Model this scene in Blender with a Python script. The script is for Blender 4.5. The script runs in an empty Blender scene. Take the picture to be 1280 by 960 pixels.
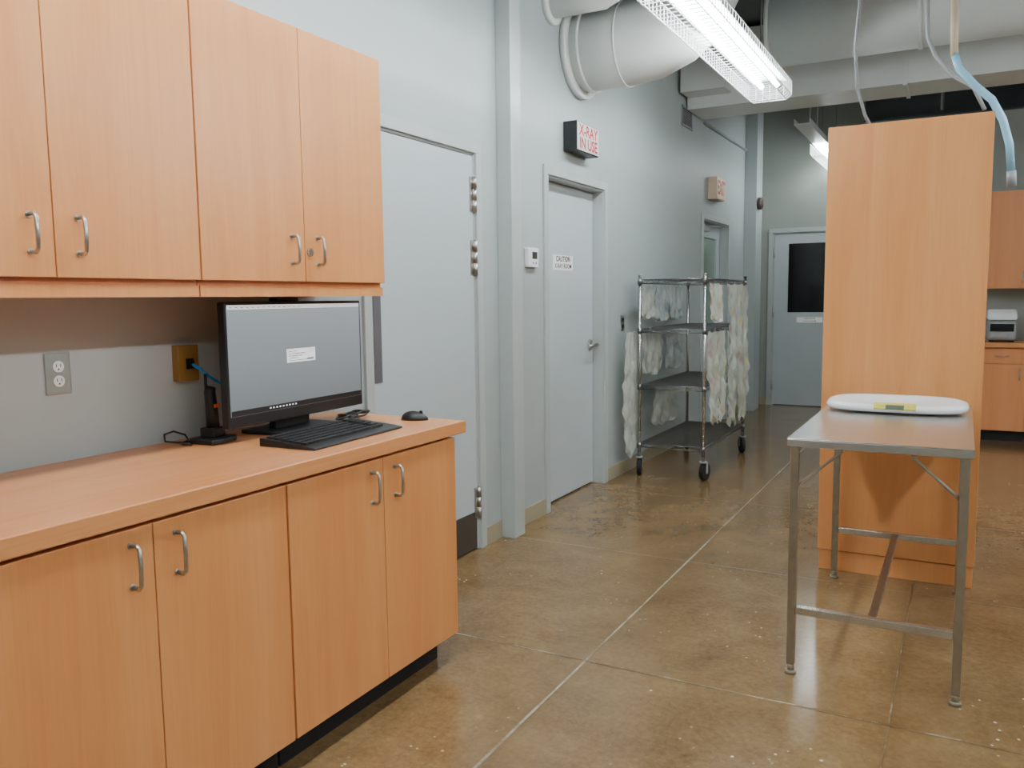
import bpy, bmesh, math, random
from mathutils import Vector, Matrix
random.seed(7)
scene=bpy.context.scene
COL=bpy.context.collection

# ------------------------------------------------------------ materials
def lin(c):
    r=[]
    for v in c:
        v=v/255.0
        r.append(v/12.92 if v<=0.04045 else ((v+0.055)/1.055)**2.4)
    return tuple(r)+(1.0,)
def newmat(name):
    m=bpy.data.materials.new(name); m.use_nodes=True
    nt=m.node_tree; b=nt.nodes['Principled BSDF']
    return m,nt,b
def coords(nt,scale=(1,1,1)):
    tc=nt.nodes.new('ShaderNodeTexCoord'); mp=nt.nodes.new('ShaderNodeMapping')
    mp.inputs['Scale'].default_value=scale
    nt.links.new(tc.outputs['Object'],mp.inputs['Vector']); return mp.outputs['Vector']
def noise(nt,vec,scale,detail=4,rough=.55,dist=0):
    n=nt.nodes.new('ShaderNodeTexNoise'); n.inputs['Scale'].default_value=scale
    n.inputs['Detail'].default_value=detail; n.inputs['Roughness'].default_value=rough; n.inputs['Distortion'].default_value=dist
    nt.links.new(vec,n.inputs['Vector']); return n.outputs['Fac']
def ramp(nt,fac,stops):
    r=nt.nodes.new('ShaderNodeValToRGB'); e=r.color_ramp.elements
    while len(e)<len(stops): e.new(.5)
    for i,(p,c) in enumerate(stops): e[i].position=p; e[i].color=c
    nt.links.new(fac,r.inputs['Fac']); return r.outputs['Color']
def mixc(nt,fac,a,b):
    m=nt.nodes.new('ShaderNodeMix'); m.data_type='RGBA'
    for s,v in ((m.inputs[0],fac),(m.inputs[6],a),(m.inputs[7],b)):
        if isinstance(v,(float,int,tuple)): s.default_value=v
        else: nt.links.new(v,s)
    return m.outputs[2]
def bump(nt,b,h,strength=.1,dist=.002):
    n=nt.nodes.new('ShaderNodeBump'); n.inputs['Strength'].default_value=strength; n.inputs['Distance'].default_value=dist
    nt.links.new(h,n.inputs['Height']); nt.links.new(n.outputs['Normal'],b.inputs['Normal'])
def mat(name,c,rough=.5,metal=0,var=.06,scale=8,bmp=0,emis=0,spec=.5,trans=0):
    m,nt,b=newmat(name)
    v=coords(nt); f=noise(nt,v,scale)
    c1=lin(c); lo=tuple(x*(1-var) for x in c1[:3])+(1,); hi=tuple(min(1,x*(1+var)) for x in c1[:3])+(1,)
    col=ramp(nt,f,[(.3,lo),(.7,hi)])
    nt.links.new(col,b.inputs['Base Color'])
    b.inputs['Roughness'].default_value=rough; b.inputs['Metallic'].default_value=metal
    b.inputs['Specular IOR Level'].default_value=spec
    if trans: b.inputs['Transmission Weight'].default_value=trans
    if emis:
        nt.links.new(col,b.inputs['Emission Color']); b.inputs['Emission Strength'].default_value=emis
    if bmp: bump(nt,b,noise(nt,v,scale*12),bmp)
    return m
def wood(name,base,horizontal=False,rough=.33):
    m,nt,b=newmat(name)
    f1=noise(nt,coords(nt,(5,.4,5) if horizontal else (5,5,.4)),1.5,6,.6,1.0)
    f2=noise(nt,coords(nt,(190,4,190) if horizontal else (190,190,4)),1.0,2,.5)
    c=lin(base); d=tuple(x*k for x,k in zip(c[:3],(.92,.84,.75)))+(1,); l=tuple(min(1,x*k) for x,k in zip(c[:3],(1.05,1.10,1.17)))+(1,)
    a=ramp(nt,f1,[(.32,d),(.5,c),(.68,l)])
    d2=tuple(x*k for x,k in zip(c[:3],(.88,.80,.72)))+(1,)
    col=mixc(nt,.18,a,ramp(nt,f2,[(.35,d2),(.6,l)]))
    nt.links.new(col,b.inputs['Base Color']); b.inputs['Roughness'].default_value=rough
    return m
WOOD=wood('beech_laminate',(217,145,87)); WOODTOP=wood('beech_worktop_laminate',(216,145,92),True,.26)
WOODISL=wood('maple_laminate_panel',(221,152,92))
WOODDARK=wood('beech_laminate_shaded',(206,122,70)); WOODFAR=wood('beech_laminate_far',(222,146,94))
BLACK=mat('black_plastic',(16,16,18),.45); TOE=mat('black_rubber_base',(14,14,15),.6)
RUBBER=mat('black_rubber',(20,20,20),.7)
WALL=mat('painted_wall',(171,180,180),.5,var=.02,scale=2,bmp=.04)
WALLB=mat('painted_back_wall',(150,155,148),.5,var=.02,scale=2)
DOORM=mat('painted_door',(189,199,203),.30,var=.02,scale=1.5)
TRIMM=mat('painted_frame',(180,188,187),.33,var=.02)
BASEB=mat('vinyl_base',(160,152,128),.5,var=.04)
CEIL=mat('painted_deck',(92,100,104),.8,var=.08,scale=3)
JOIST=mat('dark_steel_joist',(68,75,79),.6)
DUCTM=mat('painted_duct',(218,223,221),.42,var=.03,scale=3)
CHROME=mat('chrome',(190,190,188),.2,1,var=.03)
NICKEL=mat('brushed_nickel',(186,184,178),.3,1,var=.04,scale=60)
STEEL=mat('brushed_stainless',(206,206,202),.27,.92,var=.05,scale=30)
STEELLEG=mat('dull_stainless_tube',(176,173,162),.35,1,var=.08,scale=30)
GALV=mat('wire_chrome',(132,134,134),.35,1,var=.05)
WHITEPL=mat('white_plastic',(240,243,246),.22,var=.01)
GREYPL=mat('grey_plastic',(150,154,156),.4)
BRASS=mat('tan_metal_box',(146,112,56),.4,.2)
RED=mat('red_lettering',(190,14,10),.5); DARKINK=mat('dark_lettering',(14,16,20),.6)
BLUEC=mat('blue_cable',(40,140,205),.4); BLUEH=mat('translucent_blue_hose',(140,192,218),.3)
TANH=mat('beige_hose',(190,176,148),.4); GREYC=mat('grey_cable',(110,112,112),.5)
ORANGE=mat('orange_plastic',(214,90,30),.4)
DGLASS=mat('dark_glass',(10,12,14),.08,var=.02); GGLASS=mat('greenish_glass',(130,152,138),.1,var=.15,scale=2)
SIGNW=mat('sign_face',(214,210,208),.45,var=.03)
EXITW=mat('exit_face',(238,222,182),.45,emis=.06,var=.03)
YELL=mat('yellow_green_plastic',(196,184,80),.4)
LCD=mat('lcd',(90,98,90),.25)
def tubemat(n,st):
    m,nt,b=newmat(n); v=coords(nt); cc=ramp(nt,noise(nt,v,2),[(.3,(.90,.97,1,1)),(.7,(.92,.985,1,1))])
    nt.links.new(cc,b.inputs['Emission Color']); b.inputs['Emission Strength'].default_value=st; b.inputs['Base Color'].default_value=(1,1,1,1); return m
TUBE=tubemat('lamp_tube_glow',60); TUBEDIM=tubemat('lamp_tube_glow_far',54)

# floor
m,nt,b=newmat('sealed_concrete'); v=coords(nt)
n1=noise(nt,v,.7,6,.6,.4); n2=noise(nt,v,2.8,12,.76,.3); n3=noise(nt,v,45,5,.7)
c1=ramp(nt,n1,[(.34,lin((96,72,42))),(.5,lin((119,93,59))),(.68,lin((138,112,78)))])
c2=ramp(nt,n2,[(.30,lin((66,46,27))),(.45,lin((112,86,54))),(.60,lin((136,110,76))),(.76,lin((172,149,115)))])
c3=ramp(nt,n3,[(.35,lin((88,66,41))),(.65,lin((148,123,90)))])
col=mixc(nt,.66,c1,c2); col=mixc(nt,.25,col,c3)
vo=nt.nodes.new('ShaderNodeTexVoronoi'); vo.inputs['Scale'].default_value=22; nt.links.new(v,vo.inputs['Vector'])
sp=ramp(nt,vo.outputs['Distance'],[(0.08,(1,1,1,1)),(.13,(0,0,0,1))])
ms=ramp(nt,noise(nt,v,2.3,4),[(.54,(0,0,0,1)),(.62,(1,1,1,1))])
mm=nt.nodes.new('ShaderNodeMath'); mm.operation='MULTIPLY'; nt.links.new(sp,mm.inputs[0]); nt.links.new(ms,mm.inputs[1])
col=mixc(nt,mm.outputs[0],col,lin((204,194,172)))
sc2=ramp(nt,noise(nt,coords(nt,(1,1,1)),11,8,.8,1.2),[(.64,(0,0,0,1)),(.71,(.6,.6,.6,1))])
col=mixc(nt,sc2,col,lin((184,170,144)))
nt.links.new(col,b.inputs['Base Color'])
rr=nt.nodes.new('ShaderNodeMapRange'); rr.inputs[3].default_value=.08; rr.inputs[4].default_value=.26; nt.links.new(n2,rr.inputs[0]); nt.links.new(rr.outputs[0],b.inputs['Roughness'])
bump(nt,b,n2,.12,.002); FLOORM=m
def jointmat(name,lo,hi):
    m,nt,b=newmat(name); v=coords(nt)
    nt.links.new(ramp(nt,noise(nt,v,4,8,.8),[(lo,lin((110,86,56))),(hi,lin((164,154,130))),(.8,lin((188,182,160)))]),b.inputs['Base Color']); b.inputs['Roughness'].default_value=.3; return m
JOINTM=jointmat('joint_filler',.42,.54); JOINTW=jointmat('worn_joint_filler',.50,.58)
m,nt,b=newmat('faint_joint'); v=coords(nt)
nt.links.new(ramp(nt,noise(nt,v,5,6,.7),[(.42,lin((106,82,52))),(.6,lin((84,64,42))),(.75,lin((134,116,90)))]),b.inputs['Base Color']); b.inputs['Roughness'].default_value=.3; JOINTF=m
def cloth(name,base,spots,sc=9,alpha=.68,fa=.26):
    m,nt,b=newmat(name); v=coords(nt,(1,1,.8))
    vo=nt.nodes.new('ShaderNodeTexVoronoi'); vo.inputs['Scale'].default_value=sc; nt.links.new(v,vo.inputs['Vector'])
    f=ramp(nt,vo.outputs['Distance'],[(fa,(.75,.75,.75,1)),(fa+.16,(0,0,0,1))])
    sepc=nt.nodes.new('ShaderNodeSeparateColor'); nt.links.new(vo.outputs['Color'],sepc.inputs[0])
    pc=ramp(nt,sepc.outputs[0],[(i/len(spots),lin(s)) for i,s in enumerate(spots)])
    col=mixc(nt,f,lin(base),pc)
    nt.links.new(col,b.inputs['Base Color']); b.inputs['Roughness'].default_value=.55
    b.inputs['Alpha'].default_value=alpha
    return m
PRINT=cloth('printed_cotton',(206,211,198),[(100,160,176),(206,211,198),(196,132,156),(210,202,116),(120,176,148),(206,211,198)],11)
PRINTB=cloth('printed_cotton_faded',(186,194,192),[(96,124,136),(186,194,192),(120,132,146),(186,194,192),(140,160,160)])
PLAINC=cloth('plain_white_cotton',(194,199,190),[(194,199,190),(178,188,184)],6,.76)

# ------------------------------------------------------------ mesh builder
class MB:
    def __init__(s): s.v=[];s.f=[];s.m=[];s.s=[];s.cur=0
    def add(s,vs,fs,smooth=False):
        o=len(s.v); s.v+= [tuple(q) for q in vs]
        for q in fs: s.f.append([i+o for i in q]); s.m.append(s.cur); s.s.append(smooth)
        return s
    def mi(s,i): s.cur=i; return s
    def box(s,x0,y0,z0,x1,y1,z1):
        return s.add([(x0,y0,z0),(x1,y0,z0),(x1,y1,z0),(x0,y1,z0),(x0,y0,z1),(x1,y0,z1),(x1,y1,z1),(x0,y1,z1)],
            [(0,3,2,1),(4,5,6,7),(0,1,5,4),(1,2,6,5),(2,3,7,6),(3,0,4,7)])
    def cyl(s,p0,p1,r,seg=16,r1=None):
        return s.tube([p0,p1],r,seg,r1=r1)
    def tube(s,pts,r,seg=8,r1=None,closed=False):
        P=[Vector(p) for p in pts]; n=len(P); up=None; vs=[]
        for i,p in enumerate(P):
            if closed: t=(P[(i+1)%n]-P[i-1])
            else: t=(P[min(i+1,n-1)]-P[max(i-1,0)])
            t.normalize()
            if up is None:
                up=Vector((0,0,1)) if abs(t.z)<.9 else Vector((1,0,0))
            a=t.cross(up)
            if a.length<1e-4: a=t.cross(Vector((0,1,0)))
            a.normalize(); b2=a.cross(t).normalized(); up=b2
            rr=r if r1 is None else r+(r1-r)*i/(n-1)
            for k in range(seg):
                an=2*math.pi*(k+.5)/seg; vs.append(p+a*math.cos(an)*rr+b2*math.sin(an)*rr)
        fs=[]
        for i in range(n if closed else n-1):
            j=(i+1)%n
            for k in range(seg):
                l=(k+1)%seg; fs.append((i*seg+k,j*seg+k,j*seg+l,i*seg+l))
        s.add(vs,fs,seg>4)
        if not closed:
            o=len(s.v)-n*seg
            s.f.append([o+k for k in range(seg)]);s.m.append(s.cur);s.s.append(False)
            s.f.append([o+(n-1)*seg+k for k in range(seg-1,-1,-1)]);s.m.append(s.cur);s.s.append(False)
        return s
    def ell(s,c,rx,ry,rz,nu=20,nv=12,fn=None):
        vs=[];fs=[]
        for j in range(nv+1):
            th=math.pi*j/nv
            for i in range(nu):
                ph=2*math.pi*i/nu
                q=[math.sin(th)*math.cos(ph),math.sin(th)*math.sin(ph),math.cos(th)]
                if fn: q=fn(q)
                vs.append((c[0]+q[0]*rx,c[1]+q[1]*ry,c[2]+q[2]*rz))
        for j in range(nv):
            for i in range(nu):
                k=(i+1)%nu; fs.append((j*nu+i,(j+1)*nu+i,(j+1)*nu+k,j*nu+k))
        return s.add(vs,fs,True)
    def prism(s,pts,ax,a,b):
        n=len(pts)
        def P(p,q): return {'x':(q,p[0],p[1]),'y':(p[0],q,p[1]),'z':(p[0],p[1],q)}[ax]
        vs=[P(p,a) for p in pts]+[P(p,b) for p in pts]
        fs=[tuple(range(n)),tuple(range(2*n-1,n-1,-1))]+[(i,i+n,(i+1)%n+n,(i+1)%n) for i in range(n)]
        return s.add(vs,fs)
    def text(s,body,size,c,X,Y,sx=1,spacing=1.0,bold=.02):
        cu=bpy.data.curves.new('tmp','FONT'); cu.body=body; cu.size=size; cu.align_x='CENTER'; cu.align_y='CENTER'; cu.space_character=spacing
        cu.resolution_u=3; cu.offset=size*bold
        ob=bpy.data.objects.new('tmp',cu); COL.objects.link(ob)
        dg=bpy.context.evaluated_depsgraph_get(); dg.update()
        me=bpy.data.meshes.new_from_object(ob.evaluated_get(dg))
        X=Vector(X);Y=Vector(Y);c=Vector(c)
        s.add([c+X*(q.co.x*sx)+Y*q.co.y for q in me.vertices],[tuple(p.vertices) for p in me.polygons])
        bpy.data.objects.remove(ob); bpy.data.curves.remove(cu); bpy.data.meshes.remove(me)
        return s
def mkobj(name,mb,mats,loc=(0,0,0),rotz=0,bevel=0,segs=2,fixn=True):
    me=bpy.data.meshes.new(name); me.from_pydata(mb.v,[],mb.f)
    if not isinstance(mats,(list,tuple)): mats=[mats]
    for q in mats: me.materials.append(q)
    me.polygons.foreach_set('material_index',mb.m); me.polygons.foreach_set('use_smooth',mb.s)
    if fixn:
        bm=bmesh.new(); bm.from_mesh(me); bmesh.ops.recalc_face_normals(bm,faces=bm.faces); bm.to_mesh(me); bm.free()
    me.update()
    ob=bpy.data.objects.new(name,me); COL.objects.link(ob); ob.location=loc; ob.rotation_euler=(0,0,rotz)
    if bevel:
        bv=ob.modifiers.new('bevel','BEVEL'); bv.width=bevel; bv.segments=segs; bv.limit_method='ANGLE'; bv.angle_limit=math.radians(40)
    return ob
def structure(name,mb,mats,**k):
    o=mkobj(name,mb,mats,**k); o['kind']='structure'; return o
def single(name,mb,mats,label,cat,group=None,**k):
    o=mkobj(name,mb,mats,**k); o['label']=label; o['category']=cat
    if group: o['group']=group
    return o
def thing(name,loc,label,cat,rotz=0,group=None):
    o=bpy.data.objects.new(name,None); o.empty_display_size=.1; COL.objects.link(o); o.location=loc; o.rotation_euler=(0,0,rotz)
    o['label']=label; o['category']=cat
    if group: o['group']=group
    return o
def part(name,parent,mb,mats,label=None,**k):
    o=mkobj(name,mb,mats,**k); o.parent=parent
    if label: o['label']=label
    return o
def copytree(o,loc):
    def rec(s,p):
        c=s.copy(); COL.objects.link(c)
        if p is not None: c.parent=p
        for ch in s.children: rec(ch,c)
        return c
    kids=list(o.children)
    c=o.copy(); COL.objects.link(c)
    for ch in kids: rec(ch,c)
    c.location=loc; return c

# ------------------------------------------------------------ room shell
YB=10.67; ZC=3.75
D1=(2.93,3.84); D2=(4.71,5.64); D3=(8.23,9.21); DH=2.134
w=MB(); y=-3.0
for a,b2 in (D1,D2,D3):
    w.box(-.15,y,0,0,a,ZC); w.box(-.15,a,DH,0,b2,ZC); y=b2
w.box(-.15,y,0,0,YB+.15,ZC)
structure('wall_left',w,WALL)
BD=(.205,1.12)
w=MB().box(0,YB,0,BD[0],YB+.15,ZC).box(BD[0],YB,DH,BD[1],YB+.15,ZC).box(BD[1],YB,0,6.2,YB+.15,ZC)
structure('wall_back',w,WALLB)
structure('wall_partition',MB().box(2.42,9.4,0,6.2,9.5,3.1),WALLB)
structure('wall_right',MB().box(6.2,-3,0,6.35,YB+.15,ZC),WALL)
structure('wall_front',MB().box(-.15,-3.15,0,6.35,-3,ZC),WALL)
fl=MB().box(-.3,-3.15,-.1,6.35,YB+.3,0)
e=.0012
def strip(x0,y0,x1,y1): fl.add([(x0,y0,e),(x1,y0,e),(x1,y1,e),(x0,y1,e)],[(0,1,2,3)])
def wavy(p0,p1,wd,seed):
    rn=random.Random(seed); n=60; L=math.hypot(p1[0]-p0[0],p1[1]-p0[1]); dx,dy=(p1[0]-p0[0])/L,(p1[1]-p0[1])/L
    vs=[]
    for i in range(n+1):
        q=i/n*L; a=wd/2*rn.uniform(.5,1.25); c=wd/2*rn.uniform(.5,1.25); o=rn.uniform(-.0012,.0012)
        vs+=[(p0[0]+dx*q-dy*(a+o),p0[1]+dy*q+dx*(a+o),e),(p0[0]+dx*q+dy*(c-o),p0[1]+dy*q-dx*(c-o),e)]
    fl.add(vs,[(2*i,2*i+1,2*i+3,2*i+2) for i in range(n)])
fl.mi(1)
wavy((1.089,-1),(1.089,YB),.010,1)
fl.mi(2)
wavy((0,2.785),(5,2.785),.009,2); wavy((2.14,0),(2.14,4.29),.006,3)
fl.mi(3)
strip(0,5.469,6,5.474); strip(0,8.098,6,8.102); strip(0,4.118,6,4.122)
structure('floor',fl,[FLOORM,JOINTM,JOINTW,JOINTF],fixn=False)
structure('ceiling',MB().box(-.15,-3.15,ZC,6.35,YB+.15,ZC+.1),CEIL)
bb=MB()
for a,b2 in ((3.9,4.08),(4.21,4.656),(5.697,8.18),(9.262,9.98)): bb.box(0,a,0,.008,b2,.10)
structure('baseboard_left',bb,BASEB)
structure('baseboard_back',MB().box(.0,YB-.008,0,.15,YB,.10).box(1.18,YB-.008,0,2.4,YB,.1),BASEB)
structure('trim_1',MB().box(0,4.085,0,.092,4.205,ZC),TRIMM,bevel=.004)
structure('trim_2',MB().box(0,9.98,0,.14,10.28,ZC),WALL,bevel=.004)
def frame(n,a,b2,face=.055,pr=.015):
    f=MB()
    f.box(0,a-face,0,pr,a,DH).box(0,b2,0,pr,b2+face,DH).box(0,a-face,DH,pr,b2+face,DH+.055)
    f.box(-.15,a-.0005,0,0,a+.012,DH).box(-.15,b2-.012,0,0,b2+.0005,DH).box(-.15,a,DH-.012,0,b2,DH)
    structure('trim_%d'%n,f,TRIMM,bevel=.002)
frame(3,*D1); frame(4,*D2); frame(5,*D3)
def hinge(parent,y,z0,z1,x=.0):
    h=MB().box(x-.004,y-.034,z0,x+.004,y+.03,z1); n=3
    for i in range(n):
        a=z0+(z1-z0)*i/n; h.cyl((x+.010,y,a+.001),(x+.010,y,a+(z1-z0)/n-.001),.012,12)
    h.cyl((x+.010,y,z0-.008),(x+.010,y,z0),.006,10).cyl((x+.010,y,z1),(x+.010,y,z1+.008),.006,10)
    return part('hinge',parent,h,NICKEL,label='brushed metal door hinge')
def lever(parent,x,y,z,sgn):
    h=MB()
    h.cyl((x,y,z),(x+.012,y,z),.040,20).cyl((x+.012,y,z),(x+.06,y,z),.014,12)
    h.tube([(x+.06,y,z),(x+.065,y+sgn*.03,z+.004),(x+.06,y+sgn*.095,z),(x+.055,y+sgn*.14,z-.008)],.013,10)
    return part('door_handle',parent,h,NICKEL,label='brushed metal lever handle')
d=structure('door_1',MB().box(-.048,D1[0]+.014,.012,-.002,D1[1]-.014,DH-.016),DOORM,bevel=.002)
for z0,z1 in ((1.83,2.01),(1.50,1.68),(.18,.35)): hinge(d,D1[1]-.014,z0,z1)
part('kick_plate',d,MB().box(-.002,D1[0]+.03,.015,.001,D1[1]-.03,.215),mat('dark_kick_plate',(66,60,54),.4),label='dark brown kick plate')
part('edge_plate',d,MB().box(-.002,D1[0]+.02,1.0,.002,D1[0]+.075,1.62),mat('grey_metal_plate',(104,104,110),.4,.3),label='grey metal latch guard plate')
d=structure('door_2',MB().box(-.125,D2[0]+.014,.012,-.08,D2[1]-.014,DH-.016),DOORM,bevel=.002)
lever(d,-.08,5.57,1.03,-1)
STICK=mat('white_sticker',(246,246,246),.5,emis=.10,var=.01)  # faint emission lifts the sticker above the door; it is no lamp
sg=MB().box(-.08,4.96,1.555,-.077,5.27,1.655)
sg.mi(1); sg.text('CAUTION',.050,(-.0758,5.115,1.629),(0,1,0),(0,0,1),bold=.02); sg.text('X-RAY ROOM',.043,(-.0758,5.115,1.582),(0,1,0),(0,0,1),bold=.015)
part('door_sign',d,sg,[STICK,DARKINK],label='small white caution x-ray room sign',fixn=False)
dm=MB(); a,b2=D3[0]+.014,D3[1]-.014
g0,g1,gz0,gz1=a+.14,b2-.14,.95,1.98
dm.box(-.125,a,.012,-.08,g0,DH-.016).box(-.125,g1,.012,-.08,b2,DH-.016).box(-.125,g0,.012,-.08,g1,gz0).box(-.125,g0,gz1,-.08,g1,DH-.016)
d=structure('door_3',dm,DOORM)
part('glass',d,MB().box(-.108,g0,gz0,-.098,g1,gz1),GGLASS,label='greenish glass door pane')
part('door_closer',d,MB().box(-.08,a+.1,2.03,-.03,a+.36,2.085).tube([(-.055,a+.3,2.09),(-.02,a+.55,2.1),(-.03,a+.75,2.105)],.008,6),GREYPL,label='grey door closer',bevel=.003)
lever(d,-.08,b2-.07,1.03,-1)
f=MB().box(BD[0]-.055,YB-.015,0,BD[0],YB,DH).box(BD[1],YB-.015,0,BD[1]+.055,YB,DH).box(BD[0]-.055,YB-.015,DH,BD[1]+.055,YB,DH+.055)
f.box(BD[0],YB,0,BD[0]+.012,YB+.15,DH).box(BD[1]-.012,YB,0,BD[1],YB+.15,DH).box(BD[0],YB,DH-.012,BD[1],YB+.15,DH)
structure('trim_6',f,TRIMM,bevel=.002)
x0,x1=BD[0]+.014,BD[1]-.014
dm=MB().box(x0,YB+.01,.012,.385,YB+.055,DH-.016).box(.94,YB+.01,.012,x1,YB+.055,DH-.016).box(.385,YB+.01,.012,.94,YB+.055,1.16).box(.385,YB+.01,2.0,.94,YB+.055,DH-.016)
d=structure('door_4',dm,DOORM)
part('glass',d,MB().box(.385,YB+.025,1.16,.94,YB+.035,2.0),DGLASS,label='dark glass door pane')
for za,zb in ((1.83,1.95),(1.1,1.22),(.2,.32)):
    part('hinge',d,MB().cyl((x0-.002,YB-.004,za),(x0-.002,YB-.004,zb),.010,10),NICKEL,label='brushed metal door hinge')
sg=MB().box(.50,YB+.007,1.035,.80,YB+.010,1.10); sg.mi(1)
sg.text('CAUTION',.030,(.65,YB+.0063,1.084),(1,0,0),(0,0,1),bold=.005); sg.text('X-RAY ROOM',.024,(.65,YB+.0063,1.052),(1,0,0),(0,0,1),bold=.005)
part('door_sign',d,sg,[STICK,DARKINK],label='small white caution sign',fixn=False)

# ------------------------------------------------------------ cabinets
def pull(parent,x,y,z0,z1):
    h=MB().tube([(x,y,z0+.006),(x+.022,y,z0+.004),(x+.031,y,z0+.012),(x+.033,y,(z0+z1)/2),(x+.031,y,z1-.012),(x+.022,y,z1-.004),(x,y,z1-.006)],.0052,10)
    h.cyl((x-.0005,y,z0+.006),(x+.003,y,z0+.006),.008,12).cyl((x-.0005,y,z1-.006),(x+.003,y,z1-.006),.008,12)
    return part('handle',parent,h,NICKEL,label='brushed nickel bar pull')
def base_unit(ya,yb,label):
    t=thing('base_cabinet',(0,ya,0),label,'cabinet',group='base cabinets under the worktop'); L=yb-ya
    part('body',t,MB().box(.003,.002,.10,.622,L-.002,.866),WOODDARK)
    part('toe_kick',t,MB().box(.05,.002,0,.572,L-.04 if yb>2.5 else L-.002,.10),TOE,label='black toe kick')
    h=L/2
    for k in range(2):
        a,b2=(.002,h-.0015) if k==0 else (h+.0015,L-.002)
        dd=part('door',t,MB().box(.6235,a,.105,.646,b2,.857),WOOD,bevel=.0015)
        pull(dd,.646,h-.062 if k==0 else h+.062,.715,.825)
    return t
base_unit(-.06,.825,'beech laminate two-door base cabinet below worktop')
base_unit(.83,1.707,'beech laminate two-door base cabinet with nickel pulls')
base_unit(1.711,2.592,'beech laminate two-door base cabinet at the open worktop end')
single('countertop',MB().box(.004,-.08,.868,.657,2.655,.914),[WOODTOP],'beech laminate worktop with square edge on base cabinets','countertop',bevel=.003)
def wall_unit(ya,yb,label,lock=False):
    t=thing('wall_cabinet',(0,ya,1.387),label,'cabinet',group='wall cabinets above the worktop'); L=yb-ya
    Z=lambda z:z-1.387
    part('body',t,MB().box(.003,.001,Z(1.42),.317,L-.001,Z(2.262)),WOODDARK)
    part('valance',t,MB().box(.27,.001 if ya>0 else 0,0,.329,L-.002,Z(1.4195)),WOOD)
    h=L/2
    for k in range(2):
        a,b2=(.002,h-.0015) if k==0 else (h+.0015,L-.002)
        dd=part('door',t,MB().box(.3185,a,Z(1.436),.340,b2,Z(2.265)),WOOD,bevel=.0015)
        pull(dd,.340,h-.062 if k==0 else h+.062,Z(1.49),Z(1.59))
        if lock and k==1:
            part('lock',dd,MB().cyl((.340,h+.022,Z(1.535)),(.346,h+.022,Z(1.535)),.014,16).box(.346,h+.0205,Z(1.527),.3474,h+.0235,Z(1.543)),CHROME,label='round chrome cam lock')
    return t
wall_unit(-.06,.830,'beech laminate two-door wall cabinet')
wall_unit(.832,1.716,'beech laminate two-door wall cabinet with nickel pulls')
wall_unit(1.718,2.595,'beech laminate two-door wall cabinet with a small lock',True)

def outlet(y,z):
    t=thing('wall_outlet',(0,y,z),'steel-plated duplex outlet with white sockets above worktop','outlet')
    part('cover_plate',t,MB().box(.0,-.038,-.06,.006,.038,.06),NICKEL,bevel=.002)
    for zz in (-.021,.021):
        s=MB().cyl((.004,0,zz),(.009,0,zz),.0165,20)
        s.mi(1).box(.0088,-.0075,zz-.001,.0094,-.0055,zz+.008).box(.0088,.0055,zz-.001,.0094,.0075,zz+.008).cyl((.0088,0,zz-.008),(.0094,0,zz-.008),.0025,8)
        part('socket',t,s,[WHITEPL,BLACK])
outlet(1.475,1.17)
t=thing('network_outlet_box',(0,1.915,1.17),'tan metal network box with blue cable plugged in','network outlet')
part('box',t,MB().box(0,-.042,-.06,.032,.042,.06),BRASS,bevel=.003)
part('jack',t,MB().box(.032,-.012,-.02,.036,.018,.015).box(.036,-.006,-.014,.046,.012,.008),BLACK,bevel=.001)
single('network_cable',MB().tube([(.045,1.918,1.165),(.075,1.925,1.15),(.09,1.95,1.12),(.10,1.99,1.095),(.11,2.03,1.085),(.12,2.1,1.07)],.005,8),BLUEC,'thin blue network cable from wall box to computer','cable')

# ------------------------------------------------------------ monitor
mx,my=.24,2.223; rz=math.atan2(.03,.722)
t=thing('computer_monitor',(mx,my,.914),'large black widescreen monitor with grey screen on worktop','monitor',rotz=rz)
W=.355; zb,zt=.050,.457
part('bezel',t,MB().box(-.028,-W,zb,.002,W,zt).box(-.055,-.2,zb+.06,-.028,.2,zt-.07),BLACK,bevel=.004)
s=MB(); s.mi(0).box(.002,-W+.010,zb+.038,.0035,W-.010,zt-.010)
xs=.0039
def rect(a,b2,c,d2,x=xs): s.add([(x,a,c),(x,b2,c),(x,b2,d2),(x,a,d2)],[(0,1,2,3)])
s.mi(1); rect(-W+.012,W-.012,zt-.024,zt-.011)
s.mi(2); rect(-W+.012,W-.012,zb+.039,zb+.057)
s.mi(1); rect(-.075,.075,.245,.292,.0042)
s.mi(3)
for i in range(5): rect(-.066,-.02+.06*((i*37)%10)/10,.282-.008*i,.2845-.008*i,.0045)
rect(.03,.066,.250,.256,.0045)
s.mi(1)
for i in range(9): rect(-.17+.016*i,-.162+.016*i,zb+.046,zb+.051,.0045)
s.mi(3)
for i in range(14): rect(-W+.02+.025*i,-W+.032+.025*i,zt-.020,zt-.017,.0043)
m,nt,b=newmat('monitor_image'); v=coords(nt)
sep=nt.nodes.new('ShaderNodeSeparateXYZ'); nt.links.new(v,sep.inputs[0])
mr=nt.nodes.new('ShaderNodeMapRange'); mr.inputs[1].default_value=.1; mr.inputs[2].default_value=.45; nt.links.new(sep.outputs[2],mr.inputs[0])
cc=ramp(nt,mr.outputs[0],[(0,lin((112,120,124))),(1,lin((154,164,170)))])
b.inputs['Base Color'].default_value=(.02,.02,.02,1); b.inputs['Roughness'].default_value=.35
nt.links.new(cc,b.inputs['Emission Color']); b.inputs['Emission Strength'].default_value=1.1; SCR=m
part('screen',t,s,[SCR,mat('screen_white',(225,228,230),.5,emis=.9),mat('screen_taskbar',(22,24,28),.4),mat('screen_marks',(120,124,130),.4,emis=.3)],label='lit grey display with small white dialog box',fixn=False)
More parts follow.
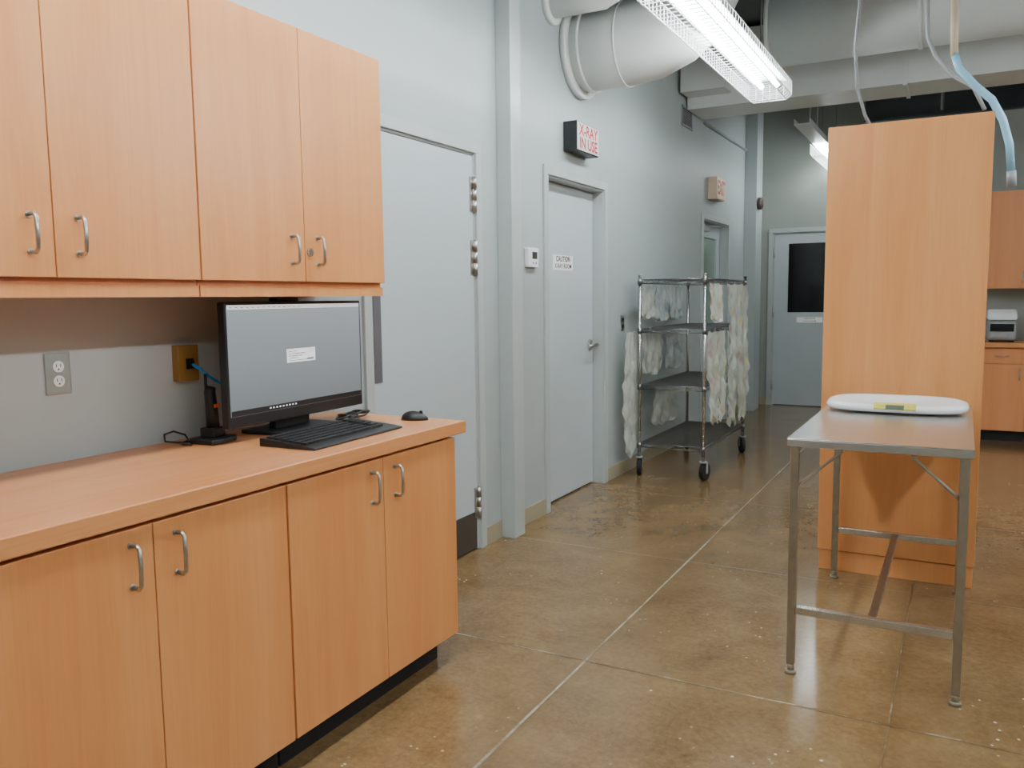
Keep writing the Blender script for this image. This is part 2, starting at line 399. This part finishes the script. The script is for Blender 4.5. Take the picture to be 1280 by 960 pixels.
part('stand',t,MB().box(-.075,-.09,.012,-.045,.09,.28).box(-.06,-.06,.20,-.03,.06,.27).prism([(-.15,-.15),(.03,-.15),(.05,-.12),(.05,.12),(.03,.15),(-.15,.15)],'z',0,.013),BLACK,bevel=.003)
single('webcam_bar',MB().box(.19,2.13,1.3712,.225,2.24,1.384),BLACK,'slim black webcam resting on monitor top','webcam',bevel=.003)
kx,ky=.448,2.150; kr=math.radians(3)
t=thing('keyboard',(kx,ky,.914),'black full-size keyboard in front of monitor','keyboard',rotz=kr)
part('body',t,MB().prism([(-.108,0),(.112,0),(.112,.007),(.07,.012),(-.108,.027)],'y',-.245,.245),BLACK,bevel=.003)
k=MB()
def zk(x): return .012+(.07-x)/.178*.015
for r in range(6):
    x=.055-r*.0265; 
    c=0; y=-.232
    widths=[.019]*22
    if r==0: widths=[.024,.021,.021,.112,.021,.021,.024]+[.019]*9
    while y<.222 and c<len(widths):
        ww=widths[c]
        if not(.062<y<.072 or .138<y<.146):
            k.box(x-.0105,y,zk(x)-.003,x+.0105,y+ww-.003,zk(x)+.0065)
        y+=ww+.0005; c+=1
part('keys',t,k,mat('black_keycaps',(26,26,28),.5),label='rows of black keys')
t=thing('computer_mouse',(.47,2.585,.914),'small black computer mouse near worktop edge','mouse',rotz=math.radians(15))
part('body',t,MB().ell((0,0,.0),.055,.03,.034,24,12,lambda q:(q[0],q[1]*(1-.12*q[0]),max(q[2],0)*(1-.15*q[0]))),BLACK)
part('scroll_wheel',t,MB().cyl((.025,-.003,.029),(.025,.003,.029),.007,12),RUBBER)
t=thing('phone_handset',(.15,1.90,.914),'black handset standing in a cradle beside monitor','phone',rotz=math.radians(10))  # cordless phone handset with antenna, standing in its cradle
part('cradle',t,MB().prism([(-.05,-.06),(.045,-.065),(.06,-.03),(.06,.03),(.045,.06),(-.05,.06)],'z',0,.018).box(-.03,-.03,.018,.025,.03,.05),BLACK,bevel=.004)
part('handset',t,MB().tube([(.0,0,.04),(-.004,0,.12),(-.008,0,.165),(-.004,0,.18)],.021,12,r1=.017),BLACK)
part('antenna',t,MB().cyl((-.012,-.012,.17),(-.012,-.012,.225),.005,8),BLACK)
part('badge',t,MB().box(.016,-.012,.115,.0205,.012,.126),ORANGE,label='small orange badge')
single('handset_cable',MB().tube([(.10,1.86,.9185),(.07,1.82,.9185),(.05,1.79,.925),(.035,1.80,.945),(.03,1.84,.950),(.05,1.87,.935),(.075,1.86,.921),(.09,1.82,.9185),(.12,1.80,.9185),(.15,1.81,.9185)],.0032,8),BLACK,'thin black cable looped on worktop','cable')
pts=[]
for i in range(90):
    a=i/89*9*math.pi; pts.append((.24+.030*math.cos(a)+.012*math.sin(a*1.7),2.44+.035*math.sin(a)+.11*i/89,.920+.014*(1+math.sin(a*1.3))/2+.0001*i))
single('coiled_cable',MB().tube(pts,.0045,6),BLACK,'loose coil of black cable behind keyboard','cable')

# ------------------------------------------------------------ wall items
t=thing('lighted_sign',(0,4.96,2.31),'black box sign with red x-ray in use lettering','sign')
part('housing',t,MB().box(0,0,0,.095,.36,.185),BLACK,bevel=.003)
part('sign_face',t,MB().box(.095,.006,.006,.099,.354,.179),SIGNW)
s=MB().text('X-RAY',.098,(.1002,.18,.131),(0,1,0),(0,0,1),bold=.022,sx=1.05).text('IN USE',.098,(.1002,.18,.050),(0,1,0),(0,0,1),bold=.022)
part('lettering',t,s,RED,label='red lettering',fixn=False)
t=thing('exit_sign',(0,8.40,2.34),'small box exit sign with red letters above door','exit sign')
part('housing',t,MB().box(0,0,0,.09,.32,.22),mat('exit_housing',(220,196,168),.5),bevel=.004)
part('sign_face',t,MB().box(.09,.01,.01,.094,.31,.21),EXITW)
part('lettering',t,MB().text('EXIT',.19,(.0952,.16,.112),(0,1,0),(0,0,1),sx=.72,bold=.04),RED,label='red EXIT letters',fixn=False)
t=thing('thermostat',(0,4.405,1.555),'white wall thermostat with dark display beside column','thermostat')
part('housing',t,MB().box(0,0,0,.03,.135,.115),WHITEPL,bevel=.006)
part('display',t,MB().box(.03,.045,.050,.0312,.11,.092),mat('thermostat_lcd',(52,58,54),.3))
for yy in (.05,.085): part('button',t,MB().box(.03,yy,.02,.033,yy+.015,.032),GREYPL,bevel=.001)
t=thing('light_switch',(0,6.015,1.175),'steel switch plate with dark toggles','switch')
part('cover_plate',t,MB().box(0,-.036,-.06,.005,.036,.06),NICKEL,bevel=.0015)
for z in (.012,-.036): part('switch',t,MB().box(.005,-.008,z,.012,.008,z+.024),BLACK,label='dark toggle')
g=MB().box(0,7.49,2.91,.008,7.51,3.09).box(0,7.80,2.91,.008,7.82,3.09).box(0,7.49,2.91,.008,7.82,2.93).box(0,7.49,3.07,.008,7.82,3.09)
for i in range(9):
    z=2.935+i*.015; g.prism([(.0,z),(.008,z+.002),(.008,z+.005),(.0,z+.009)],'y',7.51,7.80)
g.mi(1).box(0,7.51,2.93,.001,7.80,3.07)
single('vent_grille',g,[GREYPL,DARKINK],'grey louvred vent grille high on wall','vent',fixn=False)
t=thing('alarm_horn',(.14,10.05,2.44),'small dark round alarm on the column','alarm')
part('body',t,MB().cyl((0,0,0),(.05,0,0),.07,20).cyl((.05,0,0),(.06,0,0),.05,20,r1=.03),mat('alarm_grey',(80,66,62),.5))

# ------------------------------------------------------------ tall cabinet
t=thing('tall_cabinet',(1.70,4.30,0),'tall free-standing beech laminate cabinet behind steel table','cabinet')
part('body',t,MB().box(.012,.02,.10,.678,.63,2.150),WOODISL)
part('back_panel',t,MB().box(0,0,.105,.69,.0195,2.164),WOODISL,bevel=.002)
part('plinth',t,MB().box(.006,.01,0,.684,.60,.0995),WOODISL,bevel=.002)
part('top_panel',t,MB().box(.0,.0205,2.1505,.69,.65,2.164),WOODISL)
for k in range(2):
    dd=part('door',t,MB().box(.014+.333*k,.6305,.105,.343+.333*k,.65,2.149),WOODISL,bevel=.002)
    part('handle',dd,MB().tube([(.305+.08*k,.65,1.0),(.305+.08*k,.68,1.005),(.305+.08*k,.68,1.095),(.305+.08*k,.65,1.10)],.005,8),NICKEL)
# ------------------------------------------------------------ steel table
t=thing('steel_table',(1.78,3.02,0),'stainless steel work table with thin legs and bracing','table')
TW,TL,TH=.56,1.2,.87
part('table_top',t,MB().box(-.01,-.012,TH-.004,TW+.01,TL,TH).box(-.01,-.012,TH-.030,TW+.01,-.009,TH-.004).box(-.01,TL-.003,TH-.030,TW+.01,TL,TH-.004).box(-.01,-.009,TH-.030,-.007,TL-.003,TH-.004).box(TW+.007,-.009,TH-.030,TW+.01,TL-.003,TH-.004),STEEL,bevel=.0015)
FOOTM=mat('foot_cap',(150,140,120),.5,.5)
for lx in (.014,TW-.014):
    for ly in (.014,TL-.025):
        lg=part('leg',t,MB().box(lx-.014,ly-.014,.035,lx+.014,ly+.014,TH-.0045),STEELLEG,bevel=.003)
        part('foot',lg,MB().cyl((lx,ly,0),(lx,ly,.012),.021,16,r1=.018).cyl((lx,ly,.012),(lx,ly,.035),.012,12),FOOTM)
for ly in (.014,TL-.025):
    part('stretcher',t,MB().box(.0285,ly-.014,.226,TW-.0285,ly+.014,.254),STEEL,bevel=.002)
    for sx,lx in ((1,.014),(-1,TW-.014)):
        part('brace',t,MB().tube([(lx+sx*.014,ly,.70),(lx+sx*.03,ly,.715),(lx+sx*.155,ly,.828),(lx+sx*.17,ly,TH-.006)],.0055,8),STEELLEG,label='thin diagonal steel brace')
part('stretcher',t,MB().box(TW/2-.014,.0285,.236,TW/2+.014,TL-.040,.252),STEELLEG,bevel=.002)
# baby scale
t=thing('baby_scale',(2.06,3.90,.87),'white infant weighing scale with curved tray on steel table','scale')
tr=MB(); nu=48; vs=[];fs=[]
def outl(a,rx,ry):
    c,s2=math.cos(a),math.sin(a); return rx*math.copysign(abs(c)**.6,c),ry*math.copysign(abs(s2)**.65,s2)
prof=[(.0,.006),(.45,.006),(.80,.007),(.95,.012),(.99,.020),(1.0,.030),(.98,.040),(.90,.047),(.75,.046),(.40,.040),(.0,.039)]
for (k,z) in prof:
    for i in range(nu):
        x,y=outl(2*math.pi*i/nu,.278*k,.155*k)
        vs.append((x,y,z+.009*(y/.155 if k>.3 and z>.025 else 0)))
for j in range(len(prof)-1):
    for i in range(nu):
        i2=(i+1)%nu; fs.append((j*nu+i,j*nu+i2,(j+1)*nu+i2,(j+1)*nu+i))
tr.add(vs,fs,True)
part('tray',t,tr,WHITEPL)
for fx in (-.14,.14):
    for fy in (-.08,.08): part('foot',t,MB().cyl((fx,fy,0),(fx,fy,.0075),.015,12),GREYPL)
part('display_panel',t,MB().prism([(-.152,.020),(-.12,.020),(-.105,.047),(-.138,.0405),(-.1575,.027)],'x',-.075,.085),YELL,label='yellow-green display panel',bevel=.001)
part('display',t,MB().prism([(-.1560,.0250),(-.150,.0250),(-.134,.0410),(-.1390,.0412),(-.1586,.0275)],'x',-.03,.04),LCD)

# ------------------------------------------------------------ wire cart
CX0,CX1,CY0,CY1=.14,.64,6.02,7.28
t=thing('wire_shelf_cart',(CX0,CY0,0),'four-tier chrome wire shelving cart on black casters by wall','cart')
W2,L2=CX1-CX0,CY1-CY0
for lx in (0,W2):
    for ly in (0,L2):
        p=MB().cyl((lx,ly,.13),(lx,ly,1.53),.0125,14).cyl((lx,ly,1.53),(lx,ly,1.537),.014,12)
        for i in range(26): z=.18+i*.052; p.cyl((lx,ly,z),(lx,ly,z+.003),.0136,12)
        part('post',t,p,CHROME)
        an=random.uniform(-.6,.6); c,s2=math.cos(an),math.sin(an)
        ca=MB(); ox,oy=lx+.025*s2,ly+.025*c
        ca.cyl((ox-.016*c,oy+.016*s2,.068),(ox+.016*c,oy-.016*s2,.068),.068,24)
        w3=part('caster',t,ca,RUBBER,label='black rubber swivel caster',bevel=.004)
        fk=MB()
        for sg2 in (-1,1):
            hx,hy=ox+sg2*.021*c,oy-sg2*.021*s2
            fk.prism([(hx-.002-.012*s2,hy-.012*c),(hx+.002-.012*s2,hy-.012*c),(hx+.002+.012*s2,hy+.012*c),(hx-.002+.012*s2,hy+.012*c)],'z',.055,.138)
        fk.cyl((lx,ly,.137),(lx,ly,.148),.028,16).cyl((ox-.024*c,oy+.024*s2,.068),(ox+.024*c,oy-.024*s2,.068),.006,8)
        part('fork',w3,fk,GREYPL,label='grey metal caster fork')
for z in (1.50,1.13,.70,.25):
    s=MB()
    for zz in (z,z-.028):
        s.tube([(0,0,zz),(W2,0,zz),(W2,L2,zz),(0,L2,zz)],.0035,6,closed=True)
    for (a,b2) in (((0,0),(W2,0)),((W2,0),(W2,L2)),((W2,L2),(0,L2)),((0,L2),(0,0))):
        ln=math.hypot(b2[0]-a[0],b2[1]-a[1]); n=int(ln/.04); pts=[]
        for i in range(n+1):
            k2=i/n; pts.append((a[0]+(b2[0]-a[0])*k2,a[1]+(b2[1]-a[1])*k2,z-(.028 if i%2 else 0)))
        s.tube(pts,.0022,5)
    n=int(L2/.022)
    for i in range(1,n): s.cyl((0,L2*i/n,z+.003),(W2,L2*i/n,z+.003),.0021,4)
    for i in (1,2,3): s.cyl((W2*i/4,0,z-.002),(W2*i/4,L2,z-.002),.0032,5)
    for lx in (0,W2):
        for ly in (0,L2): s.cyl((lx,ly,z-.035),(lx,ly,z+.006),.019,12,r1=.016)
    part('shelf',t,s,GALV,label='chrome wire shelf')

def gown(x,yc,ztop,zbot,w,matl,label,seed=0,legs=False,top=.94,sgn=1):
    rnd=random.Random(seed); nu,nv=48,70
    vs=[];fs=[]; ph=[rnd.uniform(0,6.28) for _ in range(8)]
    H=ztop-zbot
    for j in range(nv+1):
        v2=j/nv
        wl=w/2*(top+.08*math.sin(v2*H*9+ph[0])+.04*math.sin(v2*H*26+ph[1]))
        wr=w/2*(top+.08*math.sin(v2*H*10+ph[6])+.04*math.sin(v2*H*24+ph[7]))
        for i in range(nu+1):
            u=-1+2*i/nu
            dx=.011*math.sin(u*9+ph[3]+v2*2.0)+.007*math.sin(u*19+ph[4]-v2*5)+.006*math.sin(v2*H*34+u*8+math.sin(u*5+ph[2]))+.004*math.sin(v2*H*61-u*17+ph[5])
            dx*=min(1,.3+v2*1.5)
            hem=1-.05*(1+math.cos(u*(9 if legs else 5)+ph[5]))/2
            sag=.018*abs(math.sin((u+1)*math.pi*1.5))*(1-v2)
            z=ztop-sag+(zbot-ztop)*v2*hem
            edge=1-.35*max(0,(v2-.9)/.1)**2
            vs.append((x+sgn*(.026+dx+.008*v2),yc+u*(wl if u<0 else wr)*edge,z))
    for j in range(nv):
        for i in range(nu):
            if legs and j>nv*.72 and abs(i-nu/2+.5)<1+(j-nv*.72)*.08: continue
            a=j*(nu+1)+i; fs.append((a,a+1,a+nu+2,a+nu+1))
    o=single('apron',MB().add(vs,fs,True),matl,label,'apron',group='cloth aprons hung on the wire cart',fixn=True)
    return o
FR=CX1+.002; BK=CX0-.002
gown(FR,6.24,1.475,1.17,.38,PRINT,'short printed cotton apron hung from top cart shelf',1)
gown(FR,6.28,1.12,.40,.52,PRINT,'long pale printed cotton apron with two legs on cart side',2,legs=True)
gown(FR,6.90,1.475,.30,.70,PRINT,'very long sheer printed cotton apron hung from top cart shelf',3,legs=True)
gown(BK,7.02,1.47,1.17,.38,PRINTB,'faded patterned cloth hung behind cart top shelf',5,sgn=-1)
gown(BK,6.64,1.47,1.17,.38,PRINTB,'faded patterned cloth with grey print behind top shelf',6,sgn=-1)
gown(BK,6.27,1.47,1.20,.34,PLAINC,'plain white cloth hung behind cart top shelf',7,sgn=-1)
gown(BK,6.42,1.10,.74,.52,PLAINC,'plain white cloth hung behind cart middle shelf',8,sgn=-1)
gown(BK,6.98,1.10,.74,.54,PRINTB,'faded patterned cloth hung behind cart middle shelf',9,sgn=-1)
gown(BK,6.75,.67,.30,.70,PLAINC,'plain white cloth hung behind cart lower shelf',10,sgn=-1)
gown(BK-.01,5.95,1.12,.14,.26,PLAINC,'long white cloth strip draped at cart corner',11,sgn=-1)

# ------------------------------------------------------------ far counter run
for i,(a,b2) in enumerate(((2.44,3.20),(3.204,3.96))):
    t=thing('base_cabinet',(a,8.80,0),'orange laminate base cabinet against far partition wall','cabinet',group='far base cabinets'); L=b2-a
    part('body',t,MB().box(.001,.022,.10,L-.001,.585,.872),WOODFAR)
    part('toe_kick',t,MB().box(.001,.07,0,L-.001,.5,.10),TOE)
    for k in range(2):
        a1,a2=(.002,L/2-.0015) if k==0 else (L/2+.0015,L-.002)
        dd=part('door',t,MB().box(a1,0,.105,a2,.0215,.72),WOODFAR,bevel=.002)
        hx=L/2+(-.05 if k==0 else .05)
        part('handle',dd,MB().tube([(hx,0,.58),(hx,-.03,.585),(hx,-.03,.675),(hx,0,.68)],.005,8),NICKEL)
        dd=part('drawer',t,MB().box(a1,0,.725,a2,.0215,.865),WOODFAR,bevel=.002)
        hx=(a1+a2)/2
        part('handle',dd,MB().tube([(hx-.05,0,.795),(hx-.045,-.03,.795),(hx+.045,-.03,.795),(hx+.05,0,.795)],.005,8),NICKEL)
    t=thing('wall_cabinet',(a,9.08,1.41),'orange laminate wall cabinet on far partition wall','cabinet',group='far wall cabinets')
    part('body',t,MB().box(.001,.022,0,L-.001,.315,.90),WOODFAR)
    for k in range(2):
        a1,a2=(.002,L/2-.0015) if k==0 else (L/2+.0015,L-.002)
        dd=part('door',t,MB().box(a1,0,.0,a2,.0215,.90),WOODFAR,bevel=.002)
        hx=L/2+(-.05 if k==0 else .05)
        part('handle',dd,MB().tube([(hx,0,.05),(hx,-.03,.055),(hx,-.03,.145),(hx,0,.15)],.005,8),NICKEL)
single('countertop',MB().box(2.43,8.77,.8725,3.97,9.395,.915),WOODTOP,'orange laminate worktop on far base cabinets','countertop',bevel=.003)
t=thing('autoclave',(2.50,8.87,.915),'grey and white tabletop sterilizer with dark front band','sterilizer')
part('body',t,MB().box(0,.02,.015,.24,.42,.20),mat('autoclave_grey',(150,152,152),.35),bevel=.03,segs=4)
part('lid',t,MB().prism([(.01,.203),(.42,.203),(.42,.27),(.36,.30),(.12,.30),(.04,.265)],'x',.0,.24),WHITEPL,label='white rounded lid',bevel=.02,segs=4)
part('window',t,MB().box(.025,.012,.10,.215,.0195,.17),DGLASS,label='dark front band',bevel=.003)
part('control_panel',t,MB().box(.03,.012,.045,.21,.0195,.09),GREYPL,bevel=.002)
for fx in (.02,.18): part('foot',t,MB().box(fx,.06,0,fx+.04,.38,.015),RUBBER)
t=thing('soap_dispenser',(2.86,9.1,.915),'dark pump bottle on far worktop','bottle')
part('bottle',t,MB().cyl((0,0,0),(0,0,.16),.035,18).cyl((0,0,.16),(0,0,.19),.035,18,r1=.012),mat('dark_bottle',(60,70,80),.3))
part('pump',t,MB().cyl((0,0,.19),(0,0,.24),.006,8).box(-.012,-.05,.24,.012,.012,.252),WHITEPL)

# ------------------------------------------------------------ ceiling services
t=thing('ceiling_light_fixture',(.98,4.04,2.80),'long fluorescent strip light with white wire guard','ceiling light',group='fluorescent strip lights')
L=2.44
part('housing',t,MB().prism([(-.055,.205),(-.055,.150),(-.07,.145),(-.12,.130),(-.121,.133),(-.072,.150),(-.06,.155),(.06,.155),(.072,.150),(.121,.133),(.12,.130),(.07,.145),(.055,.150),(.055,.205)],'y',0,L),DUCTM,fixn=True)
for x in (-.055,.055):
    part('lamp_tube',t,MB().cyl((x,.03,.105),(x,L-.03,.105),.019,8),TUBE,label='glowing white fluorescent tube')
g=MB(); n=40
for i in range(n+1):
    y=.01+(L-.02)*i/n
    g.tube([(-.155,y,.13),(-.155,y,.03),(-.12,y,.0),(.12,y,.0),(.155,y,.03),(.155,y,.13)],.0028,4)
for x,z in ((-.155,.125),(-.155,.03),(-.12,0),(0,0),(.12,0),(.155,.03),(.155,.125)):
    g.cyl((x,.01,z),(x,L-.01,z),.0028,4)
for y in (.01,L-.01):
    for x in (-.1,-.05,0,.05,.1): g.cyl((x,y,0),(x,y,.12),.0028,4)
part('wire_guard',t,g,mat('white_wire',(236,240,240),.4),label='white wire guard')
part('hanger_rod',t,MB().cyl((0,.3,.205),(0,.3,ZC-2.80),.005,6),GREYC)
part('hanger_rod',t,MB().cyl((0,2.1,.205),(0,2.1,ZC-2.80),.005,6),GREYC)
for loc in ((.98,1.58,2.80),(.98,-.9,2.80),(3.6,.4,2.80),(3.6,3.2,2.80),(3.6,-2.2,2.8),(4.9,5.1,2.8)):  # right-hand row is assumed, out of view; last lamp added to brighten far area
    copytree(t,loc)
far=copytree(t,(.93,9.22,2.80)); far.scale=(.6,.57,1)
for ch in far.children:
    if ch.name.startswith('lamp_tube'):
        ch.data=ch.data.copy(); ch.data.materials.clear(); ch.data.materials.append(TUBEDIM)
single('cable_tray',MB().box(.86,8.15,2.93,1.0,9.2,2.94).box(.86,8.15,2.94,.865,9.2,2.985).box(.995,8.15,2.94,1.0,9.2,2.985).cyl((.93,8.6,2.94),(.93,8.6,ZC),.005,6).cyl((.93,9.05,2.94),(.93,9.05,ZC),.005,6),DUCTM,'narrow pale metal tray hanging beside far ceiling light','tray')
def ring(mb,c,ax,r,w2): 
    a=Vector(c);d=Vector(ax); mb.cyl(a-d*w2/2,a+d*w2/2,r,36)
t=thing('round_duct',(.003,5.2,2.98),'large white painted round duct with elbow from wall','duct')
dpts=[(.0,0,0),(.34,0,0),(.50,0,.015),(.64,0,.07),(.75,0,.16),(.81,0,.28),(.83,0,.42),(.83,0,ZC-2.985)]
part('pipe',t,MB().tube(dpts,.255,40),DUCTM)
fl2=MB()
for q in ((.022,.30,.04),(.10,.270,.015),(.34,.262,.012)): ring(fl2,(q[0],0,0),(1,0,0),q[1],q[2])
part('flange',t,fl2,DUCTM)
t=thing('vent_pipe',(0.002,4.78,3.16),'small white pipe with collar from wall','pipe')
part('pipe',t,MB().tube([(0,0,0),(.35,0,.0),(.45,0,.04),(.5,0,.15),(.5,0,ZC-3.165)],.085,24),DUCTM)
part('collar',t,MB().cyl((0,0,0),(.03,0,0),.12,28),DUCTM)
t=thing('rectangular_duct',(0,7.6,3.06),'large white rectangular duct spanning the room','duct')
part('duct_body',t,MB().box(.02,0,0,5.6,.50,.64),DUCTM,bevel=.004)
for x in (1.8,3.0,4.2): part('duct_seam',t,MB().box(x,-.015,-.015,x+.03,.515,.655),DUCTM)
part('access_box',t,MB().box(.03,-.25,.10,.42,0,.36),DUCTM,bevel=.004)
t=thing('spiral_duct',(1.95,6.9,3.44),'large white spiral round duct under the ceiling','duct')
dm=MB().cyl((-1.05,0,0),(4.1,0,0),.29,40)
for x in (-1.04,.0,1.5,2.6): ring(dm,(x,0,0),(1,0,0),.30,.03)
part('pipe',t,dm,DUCTM)
def joist(y):
    j=MB().box(.001,y-.04,3.70,6.19,y+.04,3.745).box(.001,y-.04,3.36,6.19,y+.04,3.39)
    pts=[(.1+i*.25,y,3.37 if i%2 else 3.72) for i in range(24)]
    j.tube(pts,.012,6); return j
for i,y in enumerate((4.2,5.75,8.8,9.35)):
    single('ceiling_joist',joist(y),JOIST,'dark open-web steel ceiling joist','joist',group='open-web ceiling joists')
single('shade_beam',MB().box(1.3,9.80,3.20,6.19,9.815,3.74).box(1.3,9.73,3.18,6.19,9.885,3.20).box(1.3,9.73,3.725,6.19,9.885,3.745),JOIST,'dark beam added for the unlit space above the partition','beam')  # added beam stands in for the shaded space over the partition
single('conduit',MB().tube([(.016,8.2,3.05),(.016,9.0,3.05),(.016,9.975,3.05)],.015,8),GREYPL,'thin grey conduit run along wall','conduit')
for xx in (2.05,2.75):
    single('vertical_conduit',MB().cyl((xx,9.15,ZC),(xx,9.15,3.12),.014,8),GREYC,'thin grey conduit dropping from ceiling','conduit',group='ceiling drop conduits')
single('hanging_cable',MB().tube([(1.83,4.62,ZC),(1.80,4.6,3.0),(1.79,4.6,2.8),(1.775,4.6,2.6),(1.79,4.6,2.4),(1.83,4.6,2.26),(1.88,4.6,2.166)],.008,8),GREYC,'grey cable dropping from ceiling to cabinet top','cable')
single('hanging_cable',MB().tube([(2.06,5.32,ZC),(2.06,5.3,3.0),(2.07,5.3,2.78),(2.11,5.3,2.68),(2.2,5.3,2.56),(2.30,5.3,2.49),(2.36,5.3,2.36)],.011,8),GREYPL,'pale grey cable hanging from the ceiling','cable')
t=thing('air_hose',(2.19,5.2,1.93),'beige and translucent blue hose hanging from ceiling','hose')
def O(l): return [(a-2.19,b2-5.2,c-1.93) for a,b2,c in l]
part('upper_hose',t,MB().tube(O([(2.19,5.2,ZC),(2.19,5.2,3.0),(2.2,5.2,2.8),(2.205,5.2,2.64)]),.020,12),TANH)
part('lower_hose',t,MB().tube(O([(2.205,5.2,2.65),(2.23,5.2,2.57),(2.31,5.2,2.47),(2.39,5.2,2.39),(2.445,5.2,2.28),(2.48,5.2,2.15),(2.495,5.2,2.0)]),.020,12),BLUEH)
part('coupler',t,MB().tube(O([(2.495,5.2,2.01),(2.50,5.2,1.93)]),.023,14),mat('pale_coupler',(150,160,166),.4))

# ------------------------------------------------------------ world + camera
wd=bpy.data.worlds.new('world'); scene.world=wd; wd.use_nodes=True
wd.node_tree.nodes['Background'].inputs[0].default_value=(.6,.65,.7,1); wd.node_tree.nodes['Background'].inputs[1].default_value=.1
f_,t_,ph_,ro_=1037.0,math.radians(28.52),math.radians(5.88),math.radians(-.69)
F=Vector((-math.sin(t_)*math.cos(ph_),math.cos(t_)*math.cos(ph_),-math.sin(ph_))); R=Vector((math.cos(t_),math.sin(t_),0)); U=R.cross(F)
c,s=math.cos(ro_),math.sin(ro_); R,U=R*c+U*s,U*c-R*s
cd=bpy.data.cameras.new('camera'); cam=bpy.data.objects.new('camera',cd); COL.objects.link(cam)
M=Matrix((( R.x,U.x,-F.x,2.300),(R.y,U.y,-F.y,0),(R.z,U.z,-F.z,1.371),(0,0,0,1))); cam.matrix_world=M
cd.sensor_width=36; cd.lens=f_*36/1280; cd.clip_start=.05
scene.camera=cam
